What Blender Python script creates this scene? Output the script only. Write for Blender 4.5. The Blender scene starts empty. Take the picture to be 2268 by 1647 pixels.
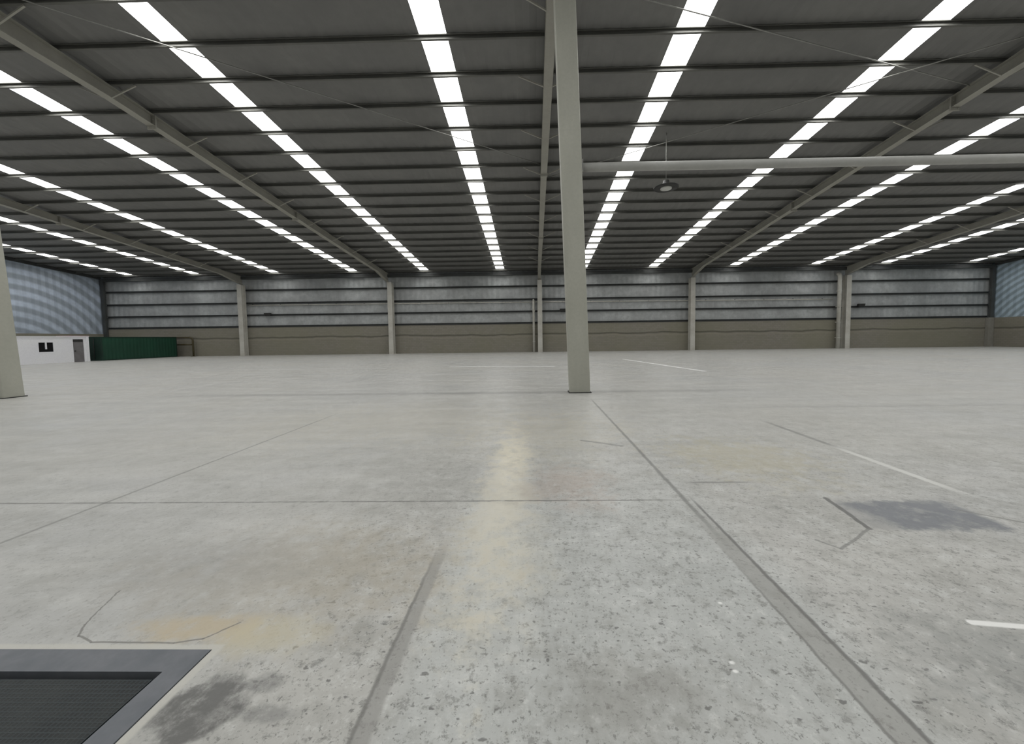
import bpy, bmesh, math, random
from mathutils import Vector, Matrix
random.seed(7)
scene = bpy.context.scene
COL = scene.collection

# ------------------------------------------------------------------ site dimensions (metres)
CAM_H = 1.65
BACK = 43.2                 # inside face of the back wall
FRONT = -14.0
LEFT, RIGHT = -50.8, 52.0
EAVE, SLOPE = 9.39, 0.0951


def roof_z(y):
    return EAVE + SLOPE * (BACK - y)


# ------------------------------------------------------------------ node helper
class NB:
    def __init__(self, name):
        self.m = bpy.data.materials.new(name)
        self.m.use_nodes = True
        self.t = self.m.node_tree
        self.n = self.t.nodes
        self.n.clear()
        self.out = self.n.new('ShaderNodeOutputMaterial')
        self.b = self.n.new('ShaderNodeBsdfPrincipled')
        self.t.links.new(self.b.outputs[0], self.out.inputs[0])
        self._pos = None

    def link(self, a, b):
        self.t.links.new(a, b)

    def setin(self, sock, v):
        if hasattr(v, 'is_output') or isinstance(v, bpy.types.NodeSocket):
            self.link(v, sock)
        else:
            sock.default_value = v

    def pos(self):
        if self._pos is None:
            self._pos = self.n.new('ShaderNodeTexCoord').outputs['Object']
        return self._pos

    def sep(self, v):
        s = self.n.new('ShaderNodeSeparateXYZ')
        self.link(v, s.inputs[0])
        return s.outputs

    def comb(self, x, y, z):
        s = self.n.new('ShaderNodeCombineXYZ')
        for i, q in enumerate((x, y, z)):
            self.setin(s.inputs[i], q)
        return s.outputs[0]

    def math(self, op, a, b=0.0, c=None, clamp=False):
        s = self.n.new('ShaderNodeMath')
        s.operation = op
        s.use_clamp = clamp
        self.setin(s.inputs[0], a)
        self.setin(s.inputs[1], b)
        if c is not None:
            self.setin(s.inputs[2], c)
        return s.outputs[0]

    def step(self, v, lo, hi, a=0.0, b=1.0):
        s = self.n.new('ShaderNodeMapRange')
        s.interpolation_type = 'SMOOTHSTEP'
        self.setin(s.inputs['Value'], v)
        s.inputs['From Min'].default_value = lo
        s.inputs['From Max'].default_value = hi
        s.inputs['To Min'].default_value = a
        s.inputs['To Max'].default_value = b
        return s.outputs[0]

    def noise(self, scale, detail=4.0, rough=0.55, vec=None, stretch=None, color=False):
        s = self.n.new('ShaderNodeTexNoise')
        s.inputs['Scale'].default_value = scale
        s.inputs['Detail'].default_value = detail
        s.inputs['Roughness'].default_value = rough
        v = vec or self.pos()
        if stretch:
            mp = self.n.new('ShaderNodeMapping')
            mp.inputs['Scale'].default_value = stretch
            self.link(v, mp.inputs['Vector'])
            v = mp.outputs[0]
        self.link(v, s.inputs['Vector'])
        return s.outputs['Color' if color else 'Fac']

    def mix(self, f, a, b, mode='MIX'):
        s = self.n.new('ShaderNodeMix')
        s.data_type = 'RGBA'
        s.blend_type = mode
        self.setin(s.inputs[0], f)
        for sock, v in ((s.inputs[6], a), (s.inputs[7], b)):
            if isinstance(v, tuple):
                sock.default_value = (*v[:3], 1)
            else:
                self.link(v, sock)
        return s.outputs[2]

    def bump(self, h, strength=0.3, dist=0.02):
        s = self.n.new('ShaderNodeBump')
        s.inputs['Strength'].default_value = strength
        s.inputs['Distance'].default_value = dist
        self.link(h, s.inputs['Height'])
        self.link(s.outputs[0], self.b.inputs['Normal'])

    def color(self, c):
        if isinstance(c, tuple):
            self.b.inputs['Base Color'].default_value = (*c[:3], 1)
        else:
            self.link(c, self.b.inputs['Base Color'])

    def rough(self, r):
        self.setin(self.b.inputs['Roughness'], r)


def painted(name, c, c2=None, scale=1.5, rough=0.55, metal=0.0, stretch=None, fine=12.0):
    """Paint or bare metal with uneven wear."""
    nb = NB(name)
    c2 = c2 or tuple(q * 0.8 for q in c)
    f = nb.step(nb.noise(scale, 5, 0.6, stretch=stretch), 0.3, 0.7)
    g = nb.step(nb.noise(fine, 3, 0.6), 0.3, 0.75)
    col = nb.mix(f, c, c2)
    col = nb.mix(nb.math('MULTIPLY', g, 0.25), col, tuple(q * 0.72 for q in c))
    nb.color(col)
    nb.rough(rough)
    nb.b.inputs['Metallic'].default_value = metal
    return nb.m


# ------------------------------------------------------------------ mesh helpers
def bm_box(bm, x0, x1, y0, y1, z0, z1, mi=0):
    vs = [bm.verts.new(p) for p in ((x0, y0, z0), (x1, y0, z0), (x1, y1, z0), (x0, y1, z0),
                                    (x0, y0, z1), (x1, y0, z1), (x1, y1, z1), (x0, y1, z1))]
    for f in ((3, 2, 1, 0), (4, 5, 6, 7), (0, 1, 5, 4), (1, 2, 6, 5), (2, 3, 7, 6), (3, 0, 4, 7)):
        bm.faces.new([vs[i] for i in f]).material_index = mi
    return vs


def bm_bar(bm, a, b, w, h=None, up=(0, 0, 1)):
    """Rectangular bar from a to b."""
    h = h or w
    a, b = Vector(a), Vector(b)
    d = (b - a).normalized()
    s = d.cross(Vector(up)).normalized()
    u = s.cross(d).normalized()
    vs = []
    for p in (a, b):
        for q, r in ((-1, -1), (1, -1), (1, 1), (-1, 1)):
            vs.append(bm.verts.new(p + s * q * w / 2 + u * r * h / 2))
    for f in ((3, 2, 1, 0), (4, 5, 6, 7), (0, 1, 5, 4), (1, 2, 6, 5), (2, 3, 7, 6), (3, 0, 4, 7)):
        bm.faces.new([vs[i] for i in f])


def bm_tube(bm, pts, r, n=12, cap=True):
    pts = [Vector(p) for p in pts]
    rings = []
    prev = None
    for i, p in enumerate(pts):
        d = (pts[min(i + 1, len(pts) - 1)] - pts[max(i - 1, 0)]).normalized()
        if prev is None:
            s = d.cross(Vector((0, 0, 1)))
            if s.length < 1e-3:
                s = d.cross(Vector((0, 1, 0)))
        else:
            s = prev - d * prev.dot(d)
        s.normalize()
        prev = s
        u = d.cross(s)
        rings.append([bm.verts.new(p + (s * math.cos(2 * math.pi * k / n) + u * math.sin(2 * math.pi * k / n)) * r) for k in range(n)])
    for i in range(len(rings) - 1):
        for k in range(n):
            f = bm.faces.new((rings[i][k], rings[i][(k + 1) % n], rings[i + 1][(k + 1) % n], rings[i + 1][k]))
            f.smooth = True
    if cap:
        bm.faces.new(rings[0][::-1])
        bm.faces.new(rings[-1])


def bm_lathe(bm, prof, cx, cy, n=32):
    rings = [[bm.verts.new((cx + r * math.cos(2 * math.pi * k / n), cy + r * math.sin(2 * math.pi * k / n), z)) for k in range(n)] for r, z in prof]
    for i in range(len(rings) - 1):
        for k in range(n):
            bm.faces.new((rings[i][k], rings[i][(k + 1) % n], rings[i + 1][(k + 1) % n], rings[i + 1][k])).smooth = True
    bm.faces.new(rings[0][::-1])
    bm.faces.new(rings[-1])


def bm_extrude(bm, prof, axis_pts, closed=True):
    """Sweep a list of cross-sections (each a list of points); prof is unused if axis_pts holds full sections."""
    secs = [[bm.verts.new(p) for p in sec] for sec in axis_pts]
    n = len(secs[0])
    for i in range(len(secs) - 1):
        for k in range(n if closed else n - 1):
            bm.faces.new((secs[i][k], secs[i][(k + 1) % n], secs[i + 1][(k + 1) % n], secs[i + 1][k]))
    if closed:
        bm.faces.new(secs[0][::-1])
        bm.faces.new(secs[-1])


def obj(name, bm, mats, parent=None, origin=None, bevel=0.0):
    if bevel:
        bmesh.ops.bevel(bm, geom=[e for e in bm.edges], offset=bevel, segments=2, affect='EDGES', profile=0.6)
    bmesh.ops.recalc_face_normals(bm, faces=bm.faces)
    me = bpy.data.meshes.new(name)
    bm.to_mesh(me)
    bm.free()
    for m in (mats if isinstance(mats, (list, tuple)) else [mats]):
        me.materials.append(m)
    o = bpy.data.objects.new(name, me)
    COL.objects.link(o)
    if parent is not None:
        o.parent = parent
        if '_base' in parent:
            loc = tuple(parent['_base'])
            me.transform(Matrix.Translation(-Vector(loc)))
            o['_base'] = loc
    return o


def thing(name, label, cat, loc=(0, 0, 0), group=None):
    o = bpy.data.objects.new(name, None)
    o.empty_display_size = 0.3
    COL.objects.link(o)
    o.location = loc
    o['_base'] = loc
    return tag(o, label, cat, group)


def tag(o, label, cat, group=None):
    o['label'] = label
    o['category'] = cat
    o['kind'] = 'thing'
    if group:
        o['group'] = group
    return o


def struct(name, bm, m):
    o = obj(name, bm, m)
    o['kind'] = 'structure'
    return o


# ------------------------------------------------------------------ materials
def mat_floor():
    nb = NB('concrete_floor')
    P = nb.pos()
    X, Y, _ = nb.sep(P)
    M = nb.math
    big = nb.step(nb.noise(0.22, 5, 0.6), 0.3, 0.7)
    mid = nb.step(nb.noise(1.3, 6, 0.65), 0.36, 0.66)
    med = nb.noise(4.2, 6, 0.72)
    fine = nb.noise(11, 7, 0.78)
    vfine = nb.noise(34, 5, 0.75)
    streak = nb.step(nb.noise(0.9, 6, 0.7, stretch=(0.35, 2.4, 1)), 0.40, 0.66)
    col = nb.mix(big, (0.53, 0.522, 0.488), (0.49, 0.495, 0.485))
    col = nb.mix(M('MULTIPLY', mid, 0.5), col, (0.39, 0.388, 0.365))
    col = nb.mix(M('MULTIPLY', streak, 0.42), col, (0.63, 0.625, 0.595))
    # a cooler, more worn strip between the two near joints
    strip = M('MULTIPLY', M('MULTIPLY', nb.step(X, -0.8, -0.55), nb.step(X, 1.5, 1.9, 1, 0)), nb.step(Y, 2.2, 5.5, 1, 0))
    col = nb.mix(M('MULTIPLY', strip, 0.5), col, (0.52, 0.55, 0.545))
    # pitting and grime on the worn part
    wear = M('MULTIPLY', nb.step(Y, 1.5, 9, 1, 0.35), nb.step(X, -2.2, -1.0, 0.5, 1))
    col = nb.mix(M('MULTIPLY', M('MULTIPLY', nb.step(med, 0.50, 0.66), wear), 0.45), col, (0.30, 0.298, 0.275))
    col = nb.mix(M('MULTIPLY', M('MULTIPLY', nb.step(med, 0.48, 0.36), wear), 0.45), col, (0.68, 0.69, 0.67))
    pit = M('MULTIPLY', nb.step(fine, 0.535, 0.63), wear)
    col = nb.mix(M('MULTIPLY', pit, 0.66), col, (0.21, 0.208, 0.195))
    lightsp = M('MULTIPLY', nb.step(fine, 0.46, 0.34), wear)
    col = nb.mix(M('MULTIPLY', lightsp, 0.5), col, (0.72, 0.725, 0.70))
    pit2 = M('MULTIPLY', nb.step(vfine, 0.555, 0.64), wear)
    col = nb.mix(M('MULTIPLY', pit2, 0.72), col, (0.14, 0.14, 0.13))
    near = M('MULTIPLY', nb.step(Y, 1.6, 4.2, 1, 0), nb.step(X, -1.8, -1.2))
    fleck = nb.step(nb.noise(15, 2, 0.5, stretch=(1.0, 1.6, 1)), 0.66, 0.72)
    col = nb.mix(M('MULTIPLY', M('MULTIPLY', fleck, near), 0.75), col, (0.11, 0.11, 0.105))
    ragged = nb.step(nb.noise(5.5, 6, 0.72), 0.34, 0.54, 0.45, 1.0)

    wob = M('SUBTRACT', nb.noise(2.2, 4, 0.6), 0.5)
    wob2 = M('SUBTRACT', nb.noise(7, 5, 0.65), 0.5)
    pv = nb.noise(1.7, 4, 0.6, color=True)
    sub = nb.n.new('ShaderNodeVectorMath'); sub.operation = 'SUBTRACT'
    nb.link(pv, sub.inputs[0]); sub.inputs[1].default_value = (0.5, 0.5, 0.5)
    # rng(v, a, b): soft 0..1 window
    def rng(v, a, b, s):
        return M('MULTIPLY', nb.step(v, a - s, a + s), nb.step(v, b - s, b + s, 1, 0))

    def blob(cx, cy, rx, ry, soft=0.5, amp=1.6):
        u = M('DIVIDE', M('SUBTRACT', X, cx), rx)
        v = M('DIVIDE', M('SUBTRACT', Y, cy), ry)
        d = M('SQRT', M('ADD', M('MULTIPLY', u, u), M('MULTIPLY', v, v)))
        d = M('ADD', d, M('ADD', M('MULTIPLY', wob, amp * 1.4), M('MULTIPLY', wob2, amp * 1.6)))
        return M('MULTIPLY', nb.step(d, 1 - soft, 1 + soft, 1, 0), ragged)

    def seg(ax, ay, bx, by, w, wv=0.04):
        dx, dy = bx - ax, by - ay
        L2 = dx * dx + dy * dy
        px, py = M('SUBTRACT', M('ADD', X, M('MULTIPLY', wob2, wv)), ax), M('SUBTRACT', M('ADD', Y, M('MULTIPLY', wob, wv)), ay)
        t = M('DIVIDE', M('ADD', M('MULTIPLY', px, dx), M('MULTIPLY', py, dy)), L2, clamp=True)
        ex, ey = M('SUBTRACT', px, M('MULTIPLY', t, dx)), M('SUBTRACT', py, M('MULTIPLY', t, dy))
        d = M('SQRT', M('ADD', M('MULTIPLY', ex, ex), M('MULTIPLY', ey, ey)))
        return nb.step(d, w * 0.45, w, 1, 0)

    def paint(mask, c, f):
        nonlocal col
        col = nb.mix(M('MULTIPLY', mask, f), col, c)

    # stains, led by one painted-in reflection
    paint(blob(-0.34, 4.5, 0.24, 1.7, 0.7, 1.6), (0.90, 0.84, 0.68), 0.85)  # pale streak: skylight reflection put into the floor colour
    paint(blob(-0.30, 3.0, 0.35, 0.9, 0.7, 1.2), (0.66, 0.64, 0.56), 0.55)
    paint(blob(0.35, 4.1, 0.4, 0.5, 0.6), (0.50, 0.40, 0.34), 0.45)
    paint(blob(0.25, 6.4, 1.2, 1.2, 0.7), (0.56, 0.53, 0.44), 0.4)
    paint(blob(2.8, 5.0, 0.8, 0.8, 0.6), (0.50, 0.46, 0.33), 0.55)
    paint(blob(-1.6, 2.6, 0.9, 0.5, 0.7), (0.44, 0.39, 0.30), 0.5)
    paint(blob(-2.4, 7.5, 3.0, 1.6, 0.7), (0.55, 0.52, 0.44), 0.35)
    paint(blob(-0.9, 4.2, 0.9, 0.8, 0.7), (0.36, 0.36, 0.34), 0.4)
    paint(blob(-1.95, 2.02, 0.34, 0.10, 0.5, 0.9), (0.55, 0.46, 0.31), 0.75)
    paint(blob(-1.5, 1.98, 0.25, 0.12, 0.6, 0.9), (0.60, 0.55, 0.40), 0.6)
    paint(blob(-1.53, 1.56, 0.19, 0.15, 0.22, 0.8), (0.13, 0.13, 0.125), 0.95)
    paint(blob(-1.33, 1.68, 0.09, 0.05, 0.35, 1.0), (0.17, 0.17, 0.165), 0.7)
    paint(blob(-1.20, 1.53, 0.12, 0.04, 0.35, 1.0), (0.22, 0.22, 0.215), 0.6)
    paint(blob(0.45, 1.62, 0.35, 0.22, 0.6, 1.4), (0.29, 0.285, 0.26), 0.6)
    paint(blob(2.6, 1.75, 0.7, 0.35, 0.6, 1.4), (0.28, 0.29, 0.28), 0.55)
    paint(blob(-2.4, 2.6, 0.6, 0.35, 0.7, 1.2), (0.33, 0.33, 0.32), 0.45)
    # wet, blue-grey patch with cut edges on the right
    patch = M('MULTIPLY', rng(X, 2.86, 4.0, 0.05), rng(M('ADD', Y, M('MULTIPLY', wob2, 0.25)), 3.08, 3.62, 0.05))
    paint(patch, (0.30, 0.30, 0.30), 0.55)
    paint(M('MULTIPLY', M('MULTIPLY', patch, nb.step(M('ADD', X, M('MULTIPLY', wob, 0.7)), 2.9, 3.15)), ragged), (0.17, 0.185, 0.21), 0.85)
    paint(seg(2.92, 3.70, 2.82, 3.10, 0.03), (0.12, 0.12, 0.115), 0.85)
    paint(seg(2.82, 3.10, 2.34, 2.80, 0.016), (0.2, 0.2, 0.19), 0.7)
    paint(seg(2.34, 2.80, 2.25, 2.93, 0.016), (0.2, 0.2, 0.19), 0.6)
    paint(seg(3.9, 3.45, 4.4, 3.05, 0.022), (0.2, 0.2, 0.19), 0.7)
    # faint soft-edged dark band along the row of columns
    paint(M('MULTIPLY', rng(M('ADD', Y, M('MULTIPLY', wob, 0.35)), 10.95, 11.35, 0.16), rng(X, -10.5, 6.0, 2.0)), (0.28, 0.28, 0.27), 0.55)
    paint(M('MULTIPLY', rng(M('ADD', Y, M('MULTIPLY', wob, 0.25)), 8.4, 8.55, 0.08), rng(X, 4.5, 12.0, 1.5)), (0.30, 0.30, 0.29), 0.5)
    # joints
    wx = M('ADD', X, M('MULTIPLY', wob2, 0.03))
    wy = M('ADD', Y, M('MULTIPLY', wob2, 0.03))
    paint(M('MULTIPLY', rng(wx, 1.43, 1.585, 0.012), nb.step(Y, 2.6, 3.9, 1, 0)), (0.30, 0.295, 0.275), 0.6)
    paint(M('MULTIPLY', rng(wx, 1.565, 1.592, 0.008), nb.step(Y, 3.4, 3.9, 1, 0)), (0.12, 0.12, 0.115), 0.75)
    paint(M('MULTIPLY', rng(wx, 1.43, 1.445, 0.006), nb.step(Y, 2.0, 2.8, 1, 0)), (0.14, 0.14, 0.13), 0.6)
    paint(M('MULTIPLY', rng(wx, 1.478, 1.522, 0.014), rng(Y, 3.1, 9.6, 0.5)), (0.17, 0.17, 0.16), 0.7)
    paint(M('MULTIPLY', rng(wx, -0.785, -0.70, 0.012), nb.step(Y, 2.5, 3.0, 1, 0)), (0.29, 0.285, 0.27), 0.65)
    paint(M('MULTIPLY', rng(wx, -0.79, -0.77, 0.008), nb.step(Y, 2.2, 2.9, 1, 0)), (0.14, 0.14, 0.13), 0.6)
    paint(M('MULTIPLY', rng(wx, -4.482, -4.448, 0.014), rng(Y, 2.2, 8.0, 0.6)), (0.20, 0.20, 0.19), 0.7)
    paint(M('MULTIPLY', rng(wx, 4.35, 4.43, 0.02), rng(Y, 5.2, 7.0, 0.4)), (0.22, 0.22, 0.21), 0.7)
    paint(M('MULTIPLY', rng(wx, 4.34, 4.43, 0.02), rng(Y, 3.85, 5.4, 0.25)), (0.78, 0.78, 0.75), 0.75)
    paint(M('MULTIPLY', rng(wy, 3.662, 3.684, 0.008), rng(X, -9, 1.35, 0.3)), (0.15, 0.15, 0.14), M('MULTIPLY', ragged, 0.85))
    paint(M('MULTIPLY', rng(wy, 4.10, 4.14, 0.012), rng(X, 1.75, 2.4, 0.15)), (0.2, 0.2, 0.19), 0.7)
    paint(seg(0.75, 5.86, 1.30, 5.55, 0.05), (0.22, 0.22, 0.21), 0.65)
    # cracks by the hatch
    for a in ((-2.79, 2.33, -2.72, 2.17), (-2.72, 2.17, -2.67, 2.05), (-2.67, 2.05, -2.60, 1.965), (-2.60, 1.965, -2.47, 1.92), (-2.47, 1.92, -2.0, 1.913), (-2.0, 1.913, -1.86, 1.945), (-1.86, 1.945, -1.74, 2.06)):
        paint(seg(*a, 0.008, 0.06), (0.17, 0.165, 0.15), 0.75)
    # pale mortar edge round the hatch, white paint dash, far paint lines
    rim = M('MULTIPLY', rng(X, -4.6, -1.705, 0.012), rng(M('ADD', Y, M('MULTIPLY', wob2, 0.02)), -0.9, 1.905, 0.008))
    paint(rim, (0.60, 0.59, 0.54), 0.8)
    paint(seg(2.47, 2.065, 3.0, 2.0, 0.028, 0.01), (0.95, 0.95, 0.93), 0.95)
    paint(seg(6.53, 27.3, 7.9, 17.3, 0.15, 0.1), (1.0, 1.0, 0.99), 0.9)
    paint(seg(-4.9, 21.8, 1.05, 21.3, 0.20, 0.1), (1.0, 1.0, 0.99), 0.9)
    paint(seg(-16.0, 21.4, -8.5, 21.2, 0.12, 0.1), (0.78, 0.78, 0.77), 0.5)
    for (qx, qy) in ((1.13, 2.22), (0.98, 1.80), (0.97, 1.75)):
        paint(blob(qx, qy, 0.014, 0.010, 0.5, 0.5), (0.95, 0.95, 0.93), 0.9)
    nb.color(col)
    nb.rough(nb.step(mid, 0, 1, 0.34, 0.50))
    nb.b.inputs['Specular IOR Level'].default_value = 0.6
    nb.bump(M('ADD', fine, M('MULTIPLY', vfine, 0.4)), 0.18, 0.01)
    return nb.m


def mat_cladding(name, base, alt, moire=None):
    """Galvanised wall sheet: blotchy; moire adds the curved banding of the end walls."""
    nb = NB(name)
    X, Y, Z = nb.sep(nb.pos())
    M = nb.math
    f = nb.step(nb.noise(0.55, 4, 0.6), 0.35, 0.7)
    g = nb.step(nb.noise(2.6, 4, 0.6), 0.35, 0.7)
    col = nb.mix(f, base, alt)
    col = nb.mix(M('MULTIPLY', g, 0.35), col, tuple(q * 0.72 for q in base))
    if moire:
        cy, cz, per, ex = moire
        u, v = M('SUBTRACT', Y, cy), M('MULTIPLY', M('SUBTRACT', Z, cz), ex)
        d = M('SQRT', M('ADD', M('MULTIPLY', u, u), M('MULTIPLY', v, v)))
        w = nb.step(M('SINE', M('MULTIPLY', d, 2 * math.pi / per)), -0.8, 0.8)
        col = nb.mix(M('MULTIPLY', w, 0.7), col, tuple(q * 0.45 for q in base))
    nb.color(col)
    nb.rough(0.45)
    nb.b.inputs['Metallic'].default_value = 0.15
    return nb.m


def mat_blockwall(name):
    nb = NB(name)
    X, Y, Z = nb.sep(nb.pos())
    M = nb.math
    br = nb.n.new('ShaderNodeTexBrick')
    nb.link(nb.comb(M('ADD', X, Y), Z, 0.0), br.inputs['Vector'])
    br.inputs['Scale'].default_value = 1.0
    br.inputs['Brick Width'].default_value = 0.4
    br.inputs['Row Height'].default_value = 0.2
    br.inputs['Mortar Size'].default_value = 0.012
    br.inputs['Color1'].default_value = (0.27, 0.25, 0.215, 1)
    br.inputs['Color2'].default_value = (0.24, 0.225, 0.185, 1)
    br.inputs['Mortar'].default_value = (0.205, 0.195, 0.17, 1)
    f = nb.step(nb.noise(0.12, 3, 0.5), 0.35, 0.65)
    col = nb.mix(M('MULTIPLY', f, 0.5), br.outputs['Color'], (0.235, 0.225, 0.16))
    # ring beam course, dark
    wob = M('MULTIPLY', M('SUBTRACT', nb.noise(0.3, 3, 0.5), 0.5), 0.5)
    z2 = M('ADD', Z, wob)
    beam = M('MULTIPLY', nb.step(z2, 1.98, 2.04), nb.step(z2, 2.14, 2.22, 1, 0))
    col = nb.mix(M('MULTIPLY', beam, 0.6), col, (0.07, 0.065, 0.05))
    lite = M('MULTIPLY', nb.step(z2, 1.75, 1.8), nb.step(z2, 1.88, 1.94, 1, 0))
    col = nb.mix(M('MULTIPLY', lite, 0.25), col, (0.36, 0.33, 0.26))
    nb.color(col)
    nb.rough(0.9)
    return nb.m


def mat_emit(name, c, s):
    nb = NB(name)
    nb.n.remove(nb.b)
    e = nb.n.new('ShaderNodeEmission')
    e.inputs[0].default_value = (*c, 1)
    e.inputs[1].default_value = s
    nb.link(e.outputs[0], nb.out.inputs[0])
    return nb.m


def mat_grating():
    nb = NB('dark_grating')
    X, Y, _ = nb.sep(nb.pos())
    M = nb.math
    a = nb.step(M('SINE', M('MULTIPLY', X, 2 * math.pi / 0.022)), 0.1, 0.8)
    b = nb.step(M('SINE', M('MULTIPLY', Y, 2 * math.pi / 0.022)), 0.1, 0.8)
    w = M('MAXIMUM', a, b)
    col = nb.mix(M('MULTIPLY', w, 0.8), (0.009, 0.012, 0.013), (0.032, 0.043, 0.048))
    f = nb.step(nb.noise(4, 4, 0.6), 0.35, 0.7)
    col = nb.mix(M('MULTIPLY', f, 0.4), col, (0.045, 0.052, 0.05))
    nb.color(col)
    nb.rough(0.6)
    nb.bump(w, 0.5, 0.01)
    return nb.m


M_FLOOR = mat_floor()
M_ROOF = painted('grey_roof_sheet', (0.205, 0.203, 0.195), (0.175, 0.174, 0.170), 0.5, 0.6, 0.0, fine=3.0)
M_PURLIN = painted('galvanised_purlin', (0.150, 0.150, 0.135), (0.115, 0.115, 0.105), 0.8, 0.5, 0.1)
M_STEEL = painted('warm_grey_steel', (0.38, 0.37, 0.325), (0.32, 0.31, 0.27), 0.8, 0.55)
M_COLUMN = painted('pale_greenish_column_paint', (0.46, 0.46, 0.40), (0.40, 0.40, 0.345), 1.2, 0.5, stretch=(1, 1, 0.3))
M_PALECOL = painted('pale_wall_column_paint', (0.60, 0.59, 0.54), (0.48, 0.46, 0.41), 1.0, 0.55)
M_SHEET = mat_cladding('galvanised_wall_sheet', (0.38, 0.39, 0.39), (0.50, 0.52, 0.52))
M_LEFT = mat_cladding('blue_grey_left_sheet', (0.56, 0.64, 0.74), (0.66, 0.75, 0.88), (35.0, -1.3, 1.05, 1.0))
M_RIGHT = mat_cladding('blue_grey_right_sheet', (0.48, 0.60, 0.69), (0.56, 0.69, 0.78), (35.7, -1.6, 0.58, 1.0))
M_BLOCK = mat_blockwall('brown_block_wall')
M_GIRT = painted('dark_girt_steel', (0.07, 0.075, 0.075), (0.05, 0.052, 0.05), 0.7, 0.55)
M_DARK = painted('near_black_steel', (0.03, 0.03, 0.028), (0.02, 0.02, 0.02), 1.0, 0.5)
M_SKY = mat_emit('translucent_skylight_panel', (1.0, 0.995, 0.97), 7.6)
M_FRAME = painted('grey_steel_frame', (0.20, 0.21, 0.23), (0.15, 0.165, 0.185), 5.0, 0.5, 0.3, fine=25)
M_PIT = painted('black_pit', (0.006, 0.006, 0.007), (0.004, 0.004, 0.004))
M_GRATE = mat_grating()
M_WHITE = painted('white_cabin_panel', (0.93, 0.935, 0.96), (0.90, 0.90, 0.95), 0.8, 0.5)
M_BLACKGLASS = painted('black_window_glass', (0.008, 0.009, 0.012), (0.006, 0.006, 0.008), 1.0, 0.15)
M_DOOR = painted('grey_door', (0.20, 0.195, 0.20), (0.16, 0.15, 0.155), 2.0, 0.5)
M_PINK = painted('faded_pink_fascia', (0.55, 0.33, 0.38), (0.50, 0.36, 0.40), 2.0, 0.6)
M_GREEN = painted('dark_green_paint', (0.006, 0.062, 0.033), (0.005, 0.048, 0.026), 0.7, 0.6)
M_DKGREEN = painted('blackish_green_paint', (0.006, 0.035, 0.022), (0.005, 0.025, 0.016), 0.9, 0.6)
M_OLIVE = painted('olive_tube_paint', (0.075, 0.060, 0.020), (0.055, 0.045, 0.018), 2.0, 0.5)
M_PIPE = painted('light_grey_pipe', (0.44, 0.44, 0.42), (0.38, 0.38, 0.36), 1.0, 0.5)
M_ROD = painted('bare_steel_rod', (0.34, 0.34, 0.32), (0.25, 0.25, 0.23), 3.0, 0.45, 0.2)
M_CONC = painted('grey_concrete', (0.30, 0.29, 0.26), (0.25, 0.24, 0.21), 1.5, 0.85)
M_LENS = painted('pale_lamp_lens', (0.65, 0.65, 0.62), (0.55, 0.55, 0.52), 3.0, 0.4)

# ------------------------------------------------------------------ floor with the hatch hole
HX0, HX1, HY0, HY1 = -4.55, -1.75, -0.85, 1.872      # outer edge of hatch frame
bm = bmesh.new()
xs = [LEFT - 0.4, HX0, HX1, RIGHT + 0.4]
ys = [FRONT - 0.4, HY0, HY1, BACK + 0.4]
gv = [[bm.verts.new((x, y, 0)) for x in xs] for y in ys]
for j in range(3):
    for i in range(3):
        if i == 1 and j == 1:
            continue
        bm.faces.new((gv[j][i], gv[j][i + 1], gv[j + 1][i + 1], gv[j + 1][i]))
lo = {}
for (i, j) in ((1, 1), (2, 1), (2, 2), (1, 2)):
    lo[(i, j)] = bm.verts.new((xs[i], ys[j], -0.35))
ring = [(1, 1), (2, 1), (2, 2), (1, 2)]
for k in range(4):
    a, b = ring[k], ring[(k + 1) % 4]
    bm.faces.new((gv[a[1]][a[0]], gv[b[1]][b[0]], lo[b], lo[a]))
bm.faces.new([lo[q] for q in ring])
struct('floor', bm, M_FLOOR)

t = thing('floor_hatch', 'grey steel framed floor hatch with dark mesh cover sunk in the concrete', 'hatch', ((HX0 + HX1) / 2, (HY0 + HY1) / 2, 0))
fw = 0.135
bm = bmesh.new()
g = 0.004
o4 = [(HX0 + g, HY0 + g), (HX1 - g, HY0 + g), (HX1 - g, HY1 - g), (HX0 + g, HY1 - g)]
i4 = [(HX0 + fw, HY0 + fw), (HX1 - fw, HY0 + fw), (HX1 - fw, HY1 - fw), (HX0 + fw, HY1 - fw)]
z_ = 0.004
vo = [bm.verts.new((x, y, z_)) for x, y in o4]
vi = [bm.verts.new((x, y, z_ - 0.002)) for x, y in i4]
vb = [bm.verts.new((x, y, -0.09)) for x, y in o4]
vj = [bm.verts.new((x, y, -0.09)) for x, y in i4]
for k in range(4):
    n = (k + 1) % 4
    bm.faces.new((vo[k], vo[n], vi[n], vi[k]))
    bm.faces.new((vi[k], vi[n], vj[n], vj[k]))
    bm.faces.new((vo[n], vo[k], vb[k], vb[n]))
    bm.faces.new((vb[k], vj[k], vj[n], vb[n]))
obj('frame', bm, M_FRAME, t)
bm = bmesh.new()
gp = 0.026
bm_box(bm, HX0 + fw + gp, HX1 - fw - gp, HY0 + fw + gp, HY1 - fw - gp, -0.05, -0.014)
obj('mesh_cover', bm, M_GRATE, t)
bm = bmesh.new()
bm_box(bm, HX0 + fw + .001, HX1 - fw - .001, HY0 + fw + .001, HY1 - fw - .001, -0.088, -0.052)
obj('rebate', bm, M_PIT, t)

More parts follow.
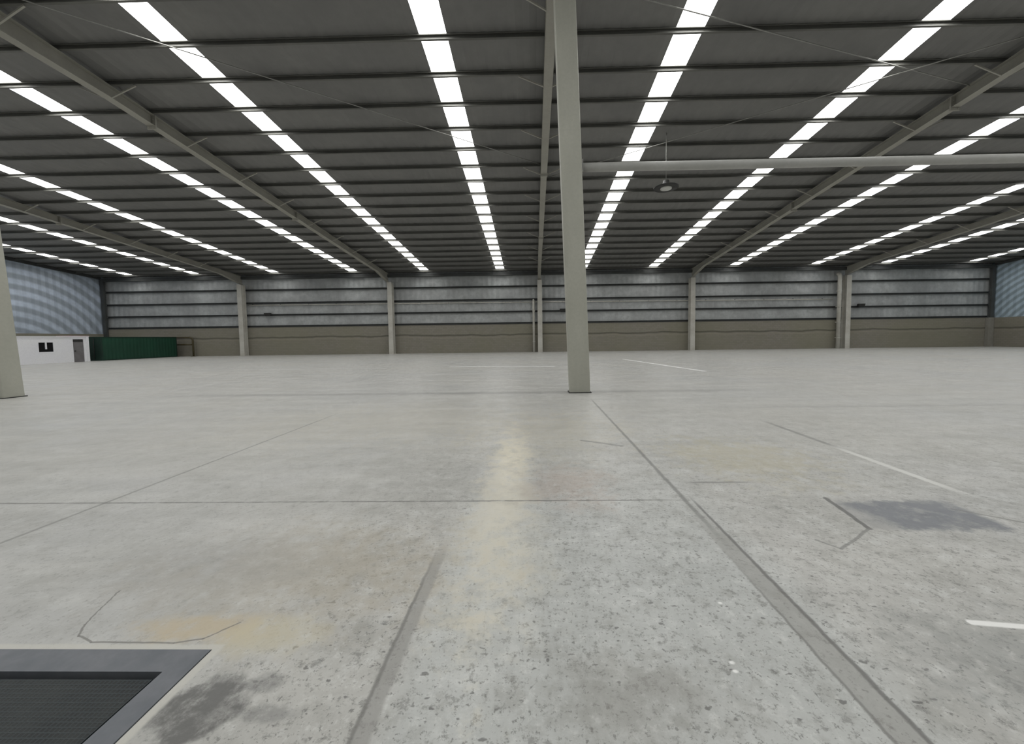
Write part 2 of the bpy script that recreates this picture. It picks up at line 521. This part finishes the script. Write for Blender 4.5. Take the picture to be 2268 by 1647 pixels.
# ------------------------------------------------------------------ roof: sheets between skylight strips
STRIPS = [(-47.35, -46.5), (-39.55, -38.75), (-29.75, -29.5), (-20.78, -20.5), (-12.52, -12.36), (-3.40, -3.76),
          (5.50, 5.55), (13.75, 13.45), (22.75, 22.45), (32.0, 31.4), (39.9, 39.1), (49.6, 48.6)]
SW = 0.96
Y_NEAR, Y_END = FRONT, BACK - 0.75


def strip_x(k, y):
    a, b = STRIPS[k]                    # centre line at y = 14 and y = 42
    q = (max(y, 8.0) - 14) / 28.0
    return a + (b - a) * q


def ribbed(bm, left, right, y0, y1, dz=0.0, mi=0, ny=8):
    """Trapezoidal sheet between two edges x = left(y) .. right(y)."""
    n = max(2, round((right(y1) - left(y1)) / 0.25))
    rows = []
    for j in range(ny + 1):
        y = y0 + (y1 - y0) * j / ny
        row = []
        for i in range(n + 1):
            f = i / n
            row.append(bm.verts.new((left(y) + (right(y) - left(y)) * f, y, roof_z(y) + dz + (0.022 if i % 2 else 0.0))))
        rows.append(row)
    for j in range(ny):
        for i in range(n):
            bm.faces.new((rows[j][i], rows[j][i + 1], rows[j + 1][i + 1], rows[j + 1][i])).material_index = mi


bm = bmesh.new()
edges = [lambda y: LEFT - 0.3]
for k in range(12):
    edges.append(lambda y, k=k: strip_x(k, y) - SW / 2)
    edges.append(lambda y, k=k: strip_x(k, y) + SW / 2)
edges.append(lambda y: RIGHT + 0.3)
for k in range(0, 26, 2):
    ribbed(bm, edges[k], edges[k + 1], Y_NEAR - 0.3, Y_END)
ribbed(bm, edges[0], edges[-1], Y_END, BACK + 0.5, 0.0, 0, 1)
struct('ceiling', bm, M_ROOF)

ORD = ['first', 'second', 'third', 'fourth', 'fifth', 'sixth', 'seventh', 'eighth', 'ninth', 'tenth', 'eleventh', 'twelfth',
       'thirteenth', 'fourteenth', 'fifteenth', 'sixteenth', 'seventeenth', 'eighteenth', 'nineteenth', 'twentieth', 'twenty-first', 'twenty-second', 'twenty-third', 'twenty-fourth']
for k in range(12):
    bm = bmesh.new()
    ribbed(bm, lambda y: strip_x(k, y) - SW / 2 - 0.03, lambda y: strip_x(k, y) + SW / 2 + 0.03, Y_NEAR, Y_END + 0.05, 0.03, 0, 8)
    o = obj('skylight_strip', bm, M_SKY)
    if k < 6:
        lab = 'glowing white skylight strip, %s from the blue-grey left end wall' % ORD[k]
    else:
        lab = 'glowing white skylight strip, %s from the blue-grey right end wall' % ORD[11 - k]
    tag(o, lab, 'skylight', 'white skylight strips along the roof')

# ------------------------------------------------------------------ purlins
P0, PS = 11.871, 1.5985
PD = 0.18                      # purlin depth
idx = list(range(-2, 20))
PY = [P0 + i * PS for i in idx]
for n, y in enumerate(PY):
    num = len(PY) - 1 - n
    bm = bmesh.new()
    zt = roof_z(y) - 0.004
    zb = zt - PD
    w = 0.085
    th = 0.006
    prof = [(y, zt), (y - w, zt + SLOPE * w), (y - w, zt + SLOPE * w - 0.025), (y - w + th, zt - 0.025), (y - w + th, zt - th), (y - th, zt - th),
            (y - th, zb + th), (y - w + th, zb + th), (y - w + th, zb + 0.03), (y - w, zb + 0.03), (y - w, zb), (y, zb)]
    bm_extrude(bm, None, [[(x, py, pz) for py, pz in prof] for x in (LEFT + 0.15, RIGHT - 0.15)])
    o = obj('roof_purlin', bm, M_PURLIN)
    tag(o, 'dark grey steel roof purlin crossing the hall, %s out from the back wall' % ORD[num], 'purlin', 'roof purlins under the sheeting')

# ------------------------------------------------------------------ rafters
def rafter(x, label, splices, braces):
    y1, y0 = BACK - 0.12, -13.6
    t = thing('roof_rafter', label, 'rafter', (x, BACK - 0.5, roof_z(BACK - 0.5) - 0.9), 'steel rafters under the roof')

    def top(y):
        return roof_z(y) - PD - 0.024

    def bot(y):
        d = 0.47
        d += 0.50 * max(0.0, (y - (BACK - 3.2)) / 3.2)           # haunch at the wall column
        d += 0.22 * max(0.0, 1 - abs(y - 10.95) / 4.0)            # and over the inner column row
        return top(y) - d
    ss = [y0, 7, 9, 10.95, 13, 14.95, 20, 30, BACK - 3.2, y1]
    hw, tf = 0.17, 0.022
    for nm, za, zb, w in (('top_flange', lambda y: top(y), lambda y: top(y) - tf, hw), ('bottom_flange', lambda y: bot(y) + tf, bot, hw), ('web', lambda y: top(y) - tf, lambda y: bot(y) + tf, 0.012)):
        bm = bmesh.new()
        bm_extrude(bm, None, [[(x - w, y, zb(y)), (x + w, y, zb(y)), (x + w, y, za(y)), (x - w, y, za(y))] for y in ss])
        obj(nm, bm, M_STEEL, t)
    for y in splices:
        bm = bmesh.new()
        bm_box(bm, x - 0.20, x + 0.20, y - 0.03, y + 0.03, bot(y) - 0.13, top(y) - 0.01)
        for sx in (-0.1, 0.1):
            for q in range(3):
                zz = bot(y) - 0.07 + q * 0.17
                bm_tube(bm, [(x + sx, y - 0.07, zz), (x + sx, y + 0.07, zz)], 0.022, 6)
        obj('splice_plate', bm, M_STEEL, t)
    for y in PY:
        i = round((y - P0) / PS)
        if i % 2 or i < 0 or y > BACK - 4:
            continue
        for s in braces:
            bm = bmesh.new()
            bm_bar(bm, (x + s * 0.13, y - 0.05, bot(y) + 0.02), (x + s * 1.15, y - 0.05, roof_z(y) - PD - 0.045), 0.05, 0.05)
            obj('fly_brace', bm, M_STEEL, t)
    return t


RX = [-34.0, -16.85, 0.66, 18.1, 35.4]
rafter(RX[0], 'grey steel rafter meeting the back wall column nearest the green container', (16.7, 26.5), (-1, 1))
rafter(RX[1], 'grey steel rafter over the left inner column, first left of the central column', (16.7, 26.5), (-1, 1))
rafter(RX[2], 'grey steel rafter running straight back behind the big central column', (21.3, 31.0), (-1, 1))
rafter(RX[3], 'grey steel rafter crossed by the horizontal tie pipe, right of the central column', (16.7, 26.5), (-1, 1))
rafter(RX[4], 'grey steel rafter meeting the paired pale posts on the back wall', (16.7, 26.5), (-1, 1))

# ------------------------------------------------------------------ bracing rods
def rod(a, b, label, sag=0.0, r=0.02, dz=0.0):
    bm = bmesh.new()
    pts = []
    for i in range(9):
        f = i / 8
        x, y = a[0] + (b[0] - a[0]) * f, a[1] + (b[1] - a[1]) * f
        pts.append((x, y, roof_z(y) - PD - 0.10 - dz - sag * 4 * f * (1 - f)))
    bm_tube(bm, pts, r, 8)
    o = obj('bracing_rod', bm, M_ROD)
    tag(o, label, 'rod', 'thin roof bracing rods')


rod((0.9, 11.4), (17.9, 16.0), 'thin steel bracing rod slanting back to the right across the right roof bay')
rod((0.9, 22.3), (17.9, 13.3), 'thin steel bracing rod slanting forward to the right, crossing another rod', dz=0.06)
rod((18.35, 13.6), (35.2, 19.5), 'thin steel bracing rod at upper right beyond the pipe-crossed rafter')
rod((-16.6, 10.9), (0.4, 21.0), 'thin steel bracing rod in the roof bay left of the central column')

# ------------------------------------------------------------------ big inner columns
def big_column(xb, y, label, lean, w=0.61, d=0.36, mat=None):
    t = thing('steel_column', label, 'column', (xb, y, 0), 'big inner columns')
    ztop = roof_z(y) - PD - 0.79
    hw, hd, ch = w / 2, d / 2, 0.02
    sec = [(-hw + ch, -hd), (hw - ch, -hd), (hw, -hd + ch), (hw, hd - ch), (hw - ch, hd), (-hw + ch, hd), (-hw, hd - ch), (-hw, -hd + ch)]
    bm = bmesh.new()
    bm_extrude(bm, None, [[(xb + lean * z / 10 + px, y + py, z) for px, py in sec] for z in (0.02, 3, 6, ztop)])
    obj('shaft', bm, mat or M_COLUMN, t)
    bm = bmesh.new()
    bm_box(bm, xb - hw - 0.03, xb + hw + 0.03, y - hd - 0.03, y + hd + 0.03, 0.0, 0.025)
    obj('base_plate', bm, M_DARK, t)
    bm = bmesh.new()
    xt = xb + lean * ztop / 10
    bm_box(bm, xt - hw - 0.04, xt + hw + 0.04, y - hd - 0.04, y + hd + 0.04, ztop, ztop + 0.03)
    obj('cap_plate', bm, M_STEEL, t)
    return t


big_column(1.345, 11.1, 'tall pale greenish-grey steel column standing alone at the centre of the hall', -0.33)
big_column(-16.54, 11.2, 'tall pale greenish column cut by the left edge of the photo', -0.6, 0.62, 0.5)
big_column(18.45, 11.1, 'tall pale column holding the far right end of the tie pipe', -0.2)

t = thing('tie_pipe', 'horizontal light grey tie pipe reaching right from the central column', 'pipe', (1.5, 11.1, 6.57))
bm = bmesh.new()
bm_tube(bm, [(1.467 + i * 2.066, 11.1, 6.58) for i in range(9)], 0.125, 20)
obj('tube', bm, M_PIPE, t)
bm = bmesh.new()
bm_box(bm, 1.447, 1.466, 10.95, 11.25, 6.40, 6.76)
obj('end_plate', bm, M_PIPE, t)

# pendant lamp
lx, ly, lz = 6.66, 19.0, 9.05
t = thing('pendant_lamp', 'dark saucer-shaped pendant lamp hanging on a thin wire below the roof', 'lamp', (lx, ly, lz))
bm = bmesh.new()
bm_lathe(bm, [(0.06, lz + 0.34), (0.14, lz + 0.32), (0.17, lz + 0.16), (0.40, lz + 0.07), (0.60, lz - 0.01), (0.60, lz - 0.04), (0.30, lz - 0.03)], lx, ly)
obj('lamp_shade', bm, M_DARK, t)
bm = bmesh.new()
bm_lathe(bm, [(0.28, lz - 0.03), (0.27, lz - 0.09), (0.12, lz - 0.13)], lx, ly)
obj('lens', bm, M_LENS, t)
bm = bmesh.new()
bm_tube(bm, [(lx, ly, lz + 0.33), (lx, ly, roof_z(ly) - 0.02)], 0.02, 8)
obj('wire', bm, M_ROD, t)

# ------------------------------------------------------------------ walls
BH = 3.28                      # top of the block part


def sheet_x(bm, x0, x1, y, z0, z1, mi, pitch=0.30, amp=0.03):
    n = round((x1 - x0) / pitch)
    a = [bm.verts.new((x0 + (x1 - x0) * i / n, y + (amp if i % 2 else 0), z0)) for i in range(n + 1)]
    b = [bm.verts.new((v.co.x, v.co.y, z1)) for v in a]
    for i in range(n):
        bm.faces.new((a[i], a[i + 1], b[i + 1], b[i])).material_index = mi


bm = bmesh.new()
bm_box(bm, LEFT, RIGHT, BACK, BACK + 0.25, 0, BH, 1)
sheet_x(bm, LEFT, RIGHT, BACK + 0.12, BH, EAVE + 0.05, 0)
bm_box(bm, LEFT - 0.3, RIGHT + 0.3, BACK + 0.3, BACK + 0.35, 0, EAVE + 0.1, 0)
struct('wall_back', bm, [M_SHEET, M_BLOCK])


def side_wall(name, x, sgn, m, bh):
    bm = bmesh.new()
    bm_box(bm, min(x, x + sgn * 0.25), max(x, x + sgn * 0.25), FRONT, BACK + 0.25, 0, bh, 1)
    n = round((BACK + 0.34 - FRONT) / 0.30)
    a, b = [], []
    for i in range(n + 1):
        y = FRONT + (BACK + 0.34 - FRONT) * i / n
        xx = x + sgn * (0.12 + (0.03 if i % 2 else 0))
        a.append(bm.verts.new((xx, y, bh)))
        b.append(bm.verts.new((xx, y, roof_z(y) + 0.03)))
    for i in range(n):
        bm.faces.new((a[i], a[i + 1], b[i + 1], b[i]))
    struct(name, bm, [m, M_BLOCK])


side_wall('wall_left', LEFT, -1, M_LEFT, 2.75)
side_wall('wall_right', RIGHT, 1, M_RIGHT, BH - 0.02)
bm = bmesh.new()
sheet_x(bm, LEFT, RIGHT, FRONT, 0, roof_z(FRONT) + 0.05, 0)
struct('wall_front', bm, [M_SHEET])

# dark eave beam and verge trims
bm = bmesh.new()
bm_box(bm, LEFT + 0.1, RIGHT - 0.1, BACK - 0.34, BACK + 0.08, EAVE - 0.52, EAVE - 0.22)
struct('trim_1', bm, M_GIRT)
for n, (x, s) in enumerate(((LEFT, 1), (RIGHT, -1))):
    bm = bmesh.new()
    bm_extrude(bm, None, [[(x + s * 0.02, y, roof_z(y) - 0.32), (x + s * 0.14, y, roof_z(y) - 0.32), (x + s * 0.14, y, roof_z(y) - 0.01), (x + s * 0.02, y, roof_z(y) - 0.01)] for y in (FRONT, BACK - 0.2)])
    struct('trim_%d' % (n + 2), bm, M_GIRT)

# girts
for z, lab in ((7.62, 'dark horizontal steel girt on the back wall, topmost of four'), (6.12, 'dark horizontal steel girt on the back wall, just above the thin pale conduit'),
               (4.72, 'dark horizontal steel girt on the back wall carrying the floodlights'), (3.40, 'dark horizontal steel girt along the top of the brown block wall')):
    bm = bmesh.new()
    y = BACK
    h, w = 0.20, 0.16
    prof = [(y + 0.11, z + h / 2), (y + 0.11 - w, z + h / 2), (y + 0.11 - w, z + h / 2 - 0.04), (y + 0.09, z + h / 2 - 0.02), (y + 0.09, z - h / 2 + 0.02), (y + 0.11 - w, z - h / 2 + 0.04), (y + 0.11 - w, z - h / 2), (y + 0.11, z - h / 2)]
    bm_extrude(bm, None, [[(x, py, pz) for py, pz in prof] for x in (LEFT + 0.3, RIGHT - 0.3)])
    o = obj('wall_girt', bm, M_GIRT)
    tag(o, lab, 'girt', 'horizontal girts on the back wall')

# back wall columns
def wall_column(x, label, ztop=8.6):
    y0, y1 = BACK - 0.72, BACK - 0.07
    t = thing('wall_column', label, 'column', (x, BACK - 0.4, 0), 'columns along the back wall')
    w, tf = 0.26, 0.03
    for nm, box in (('front_flange', (x - w, x + w, y0, y0 + tf)), ('rear_flange', (x - w, x + w, y1 - tf, y1)), ('web', (x - 0.014, x + 0.014, y0 + tf, y1 - tf))):
        bm = bmesh.new()
        bm_box(bm, *box, 0.02, ztop - 0.39)
        obj(nm, bm, M_PALECOL, t)
    bm = bmesh.new()
    bm_box(bm, x - w - 0.05, x + w + 0.05, y0 - 0.05, y1, 0, 0.02)
    obj('base_plate', bm, M_PALECOL, t)


wall_column(-33.95, 'pale steel column on the back wall, nearest the green container')
wall_column(-16.5, 'pale steel column on the back wall, second from the green container')
wall_column(0.70, 'pale steel back wall column with a thin half-height pipe on its left')
wall_column(18.03, 'pale steel column on the back wall, standing alone right of the central column')
wall_column(35.40, 'pale steel back wall column with a full-height downpipe on its left')


def downpipe(x, ztop, r, label):
    t = thing('downpipe', label, 'pipe', (x, BACK - 0.45, 0))
    bm = bmesh.new()
    bm_tube(bm, [(x, BACK - 0.45, 0.0), (x, BACK - 0.45, ztop - 0.3), (x, BACK - 0.35, ztop - 0.08), (x, BACK - 0.12, ztop)], r, 14)
    obj('tube', bm, M_PALECOL, t)
    z = 1.2
    while z < ztop - 0.6:
        bm = bmesh.new()
        bm_box(bm, x - r - 0.03, x + r + 0.03, BACK - 0.45 - r - 0.012, BACK - 0.45 + r + 0.012, z, z + 0.06)
        obj('clamp', bm, M_PALECOL, t)
        z += 1.75


downpipe(-0.02, 6.0, 0.13, 'thin pale half-height pipe beside the back wall column behind the central column')
downpipe(34.55, 8.45, 0.20, 'thick pale downpipe beside the rightmost back wall column')

# corner pillars
for x, lab, z in ((RIGHT - 0.32, 'low concrete pillar in the right corner of the back wall', BH), ):
    bm = bmesh.new()
    bm_box(bm, x - 0.30, x + 0.30, BACK - 0.35, BACK - 0.01, 0, z, 0)
    tag(obj('corner_pillar', bm, M_CONC, bevel=0.02), lab, 'pillar')
for x, lab in ((LEFT + 0.2, 'dark steel corner post where the back wall meets the left end wall'), (RIGHT - 0.2, 'dark steel corner post above the low concrete pillar on the right')):
    bm = bmesh.new()
    z0 = 0.0 if x < 0 else BH + 0.02
    bm_box(bm, x - 0.18, x + 0.18, BACK - 0.28, BACK - 0.06, z0, EAVE - 0.44)
    tag(obj('corner_post', bm, M_GIRT, bevel=0.015), lab, 'post')

# thin conduit on the girts
t = thing('wall_conduit', 'thin pale conduit pipe running level along the back wall between girts', 'pipe', (0, BACK - 0.02, 5.8))
bm = bmesh.new()
bm_tube(bm, [(-33.4, BACK - 0.008, 5.88), (-16, BACK - 0.008, 5.84), (0, BACK - 0.008, 5.80), (18, BACK - 0.008, 5.70), (34.2, BACK - 0.008, 5.62)], 0.05, 10)
obj('tube', bm, M_PALECOL, t)
for x in [-33 + 3.3 * i for i in range(21)]:
    bm = bmesh.new()
    zc = 5.80 - 0.004 * x
    bm_box(bm, x - 0.03, x + 0.03, BACK - 0.035, BACK + 0.112, zc - 0.07, zc + 0.07)
    obj('bracket', bm, M_GIRT, t)

# wall floodlights on the third girt
def floodlight(x, z, label):
    t = thing('wall_floodlight', label, 'lamp', (x, BACK - 0.3, z), 'dark floodlights on the back wall')
    bm = bmesh.new()
    vs = bm_box(bm, x - 0.36, x + 0.36, BACK - 0.52, BACK - 0.24, z - 0.17, z + 0.17)
    for v in vs[:4]:
        v.co.y += 0.1
    obj('housing', bm, M_DARK, t, bevel=0.03)
    bm = bmesh.new()
    bm_box(bm, x - 0.30, x + 0.30, BACK - 0.40, BACK - 0.18, z - 0.205, z - 0.172)
    obj('lens', bm, M_BLACKGLASS, t)
    bm = bmesh.new()
    bm_box(bm, x - 0.05, x + 0.05, BACK - 0.25, BACK + 0.08, 4.68, 4.76)
    obj('arm', bm, M_DARK, t)


floodlight(-31.0, 4.78, 'dark wall floodlight beside the back wall column nearest the green container')
floodlight(3.35, 4.78, 'dark wall floodlight partly hidden by the central column')
floodlight(37.1, 4.86, 'dark wall floodlight right of the thick pale downpipe')

# ------------------------------------------------------------------ office cabin
CX_ = -41.4
cy0, cy1, ch = 25.5, 33.72, 2.28
t = thing('office_cabin', 'low white office cabin with black window beside the left end wall', 'cabin', (-44, 29.5, 0))
bm = bmesh.new()
# walls with openings on the hall side
wins = [(28.15, 28.95, 1.08, 1.84), (30.2, 31.25, 0.94, 1.84)]
dr = (32.58, 33.36, 0.0, 2.06)
bm_box(bm, -47.0, CX_ - 0.10, cy0, cy1, 0, ch)
yc = sorted({cy0, cy1, *[w[0] for w in wins], *[w[1] for w in wins], dr[0], dr[1]})
zc = sorted({0.0, ch, 1.08, 0.94, 1.84, dr[3]})
for a, b in zip(yc, yc[1:]):
    for c, d in zip(zc, zc[1:]):
        my, mz = (a + b) / 2, (c + d) / 2
        if any(w[0] < my < w[1] and w[2] < mz < w[3] for w in wins + [dr]):
            continue
        bm_box(bm, CX_ - 0.10, CX_, a, b, c, d)
bmesh.ops.remove_doubles(bm, verts=bm.verts, dist=1e-5)
obj('wall_panel', bm, M_WHITE, t)
for (a, b, c, d) in wins:
    bm = bmesh.new()
    f = 0.05
    bm_box(bm, CX_ - 0.06, CX_ + 0.015, a, b, c, c + f)
    bm_box(bm, CX_ - 0.06, CX_ + 0.015, a, b, d - f, d)
    bm_box(bm, CX_ - 0.06, CX_ + 0.015, a, a + f, c + f, d - f)
    bm_box(bm, CX_ - 0.06, CX_ + 0.015, b - f, b, c + f, d - f)
    m_ = (a + b) / 2
    bm_box(bm, CX_ - 0.06, CX_ + 0.015, m_ - 0.05, m_ + 0.05, c + 0.28, d - f)
    wf = obj('window', bm, M_WHITE if a > 30 else M_DARK, t)
    for p0, p1 in ((a + f, m_), (m_, b - f)):
        bm = bmesh.new()
        bm_box(bm, CX_ - 0.05, CX_ - 0.03, p0, p1, c + f, d - f)
        obj('pane', bm, M_BLACKGLASS, wf)
bm = bmesh.new()
bm_box(bm, CX_ - 0.07, CX_ - 0.02, dr[0] + 0.02, dr[1] - 0.02, 0.01, dr[3] - 0.26)
dd = obj('door', bm, M_DOOR, t)
bm = bmesh.new()
bm_box(bm, CX_ - 0.02, CX_ + 0.04, dr[0] + 0.08, dr[0] + 0.16, 0.95, 1.05)
obj('handle', bm, M_DARK, dd)
bm = bmesh.new()
bm_box(bm, CX_ - 0.07, CX_ - 0.03, dr[0] + 0.02, dr[1] - 0.02, dr[3] - 0.24, dr[3])
obj('door_transom', bm, M_DARK, t)
bm = bmesh.new()
bm_box(bm, -47.08, CX_ + 0.06, cy0 - 0.08, cy1 + 0.06, ch, ch + 0.05)
obj('roof', bm, M_WHITE, t)
bm = bmesh.new()
bm_box(bm, CX_ - 1.2, CX_ + 0.05, 32.35, cy1 + 0.05, ch + 0.052, ch + 0.10)
obj('fascia', bm, M_PINK, t)
bm = bmesh.new()
bm_box(bm, CX_ + 0.002, CX_ + 0.05, cy1 - 0.16, cy1 + 0.02, 0, ch)
obj('corner_trim', bm, M_WHITE, t)

# ------------------------------------------------------------------ green container
gx0, gx1, gy0, gy1, gh = -43.9, -41.3, 34.65, 42.15, 2.28
t = thing('green_container', 'long dark green metal container between the white cabin and back wall', 'container', (-42.6, 38.4, 0))
bm = bmesh.new()
n = 44
sec = []
for i in range(n * 2 + 1):
    y = gy0 + 0.12 + (gy1 - gy0 - 0.24) * i / (n * 2)
    sec.append((gx1 - 0.02 - (0.012 if (i // 2) % 2 else 0.0), y))
sec += [(gx0 + 0.02, gy1 - 0.12), (gx0 + 0.02, gy0 + 0.12)]
bm_extrude(bm, None, [[(x, y, z) for x, y in sec] for z in (0.10, gh - 0.10)])
obj('body', bm, M_GREEN, t)
bm = bmesh.new()
for x in (gx0, gx1 - 0.12):
    bm_box(bm, x, x + 0.12, gy0, gy1, 0, 0.10)
    bm_box(bm, x, x + 0.12, gy0, gy1, gh - 0.10, gh)
for y in (gy0, gy1 - 0.12):
    bm_box(bm, gx0 + 0.12, gx1 - 0.12, y, y + 0.12, 0, 0.10)
    bm_box(bm, gx0 + 0.12, gx1 - 0.12, y, y + 0.12, gh - 0.10, gh)
obj('frame', bm, M_DKGREEN, t)
for x in (gx0, gx1 - 0.12):
    for y in (gy0, gy1 - 0.12):
        bm = bmesh.new()
        bm_box(bm, x, x + 0.12, y, y + 0.12, 0.10, gh - 0.10)
        obj('corner_post', bm, M_DKGREEN, t)
for a, b in ((gx0 + 0.13, (gx0 + gx1) / 2 - 0.01), ((gx0 + gx1) / 2 + 0.01, gx1 - 0.13)):
    bm = bmesh.new()
    bm_box(bm, a, b, gy0 + 0.02, gy0 + 0.08, 0.11, gh - 0.11)
    d_ = obj('door', bm, M_DKGREEN, t)
    bm = bmesh.new()
    bm_tube(bm, [((a + b) / 2, gy0 - 0.01, 0.15), ((a + b) / 2, gy0 - 0.01, gh - 0.15)], 0.02, 8)
    obj('lock_bar', bm, M_DARK, d_)

# olive tube frame
t = thing('tube_rack', 'olive tubular steel frame standing past the far end of the green container', 'rack', (-41.0, 42.75, 0))
ry = 42.7
bm = bmesh.new()
pts = [(-42.0, ry, 2.2), (-40.25, ry, 2.2), (-40.02, ry, 2.12), (-39.93, ry, 1.9), (-39.93, ry, 1.0), (-39.93, ry, 0.0)]
bm_tube(bm, pts, 0.09, 10)
obj('bent_tube', bm, M_OLIVE, t)
bm = bmesh.new()
bm_tube(bm, [(-42.0, ry, 2.10), (-42.0, ry, 0.0)], 0.08, 10)
obj('post', bm, M_OLIVE, t)
bm = bmesh.new()
bm_tube(bm, [(-41.9, ry, 1.38), (-40.03, ry, 1.38)], 0.08, 10)
obj('crossbar', bm, M_OLIVE, t)
for x in (-42.0, -39.93):
    bm = bmesh.new()
    bm_box(bm, x - 0.12, x + 0.12, ry - 0.25, ry + 0.25, 0, 0.04)
    obj('foot', bm, M_OLIVE, t)

for o in scene.objects:
    if '_base' in o:
        del o['_base']

# ------------------------------------------------------------------ world, camera, view
w = bpy.data.worlds.new('overcast_sky')
scene.world = w
w.use_nodes = True
w.node_tree.nodes['Background'].inputs[0].default_value = (0.80, 0.88, 1.0, 1)
w.node_tree.nodes['Background'].inputs[1].default_value = 1.0

F, PITCH, YAW, ROLL, PX, PY_ = 820.0, 0.05537, -0.01738, 0.01298, 1169.27, 793.49
cam = bpy.data.cameras.new('camera')
co = bpy.data.objects.new('camera', cam)
COL.objects.link(co)
cam.sensor_fit = 'HORIZONTAL'
cam.sensor_width = 36.0
cam.lens = F * 36.0 / 2268.0
cam.shift_x = -(PX - 1134.0) / 2268.0
cam.shift_y = (PY_ - 823.5) / 2268.0
cam.clip_end = 300
fwd = Vector((math.sin(YAW) * math.cos(PITCH), math.cos(YAW) * math.cos(PITCH), -math.sin(PITCH)))
right = Vector((math.cos(YAW), -math.sin(YAW), 0))
down = fwd.cross(right)
r2 = right * math.cos(ROLL) + down * math.sin(ROLL)
d2 = down * math.cos(ROLL) - right * math.sin(ROLL)
co.matrix_world = Matrix(((r2.x, -d2.x, -fwd.x, 0), (r2.y, -d2.y, -fwd.y, 0), (r2.z, -d2.z, -fwd.z, CAM_H), (0, 0, 0, 1)))
scene.camera = co

vs = scene.view_settings
vs.view_transform = 'Standard'
vs.look = 'None'
vs.gamma = 1.0
vs.use_curve_mapping = False
vs.exposure = 0.0
scene.cycles.use_denoising = True
scene.cycles.max_bounces = 4
scene.cycles.diffuse_bounces = 3
scene.cycles.use_adaptive_sampling = True
scene.cycles.adaptive_threshold = 0.08
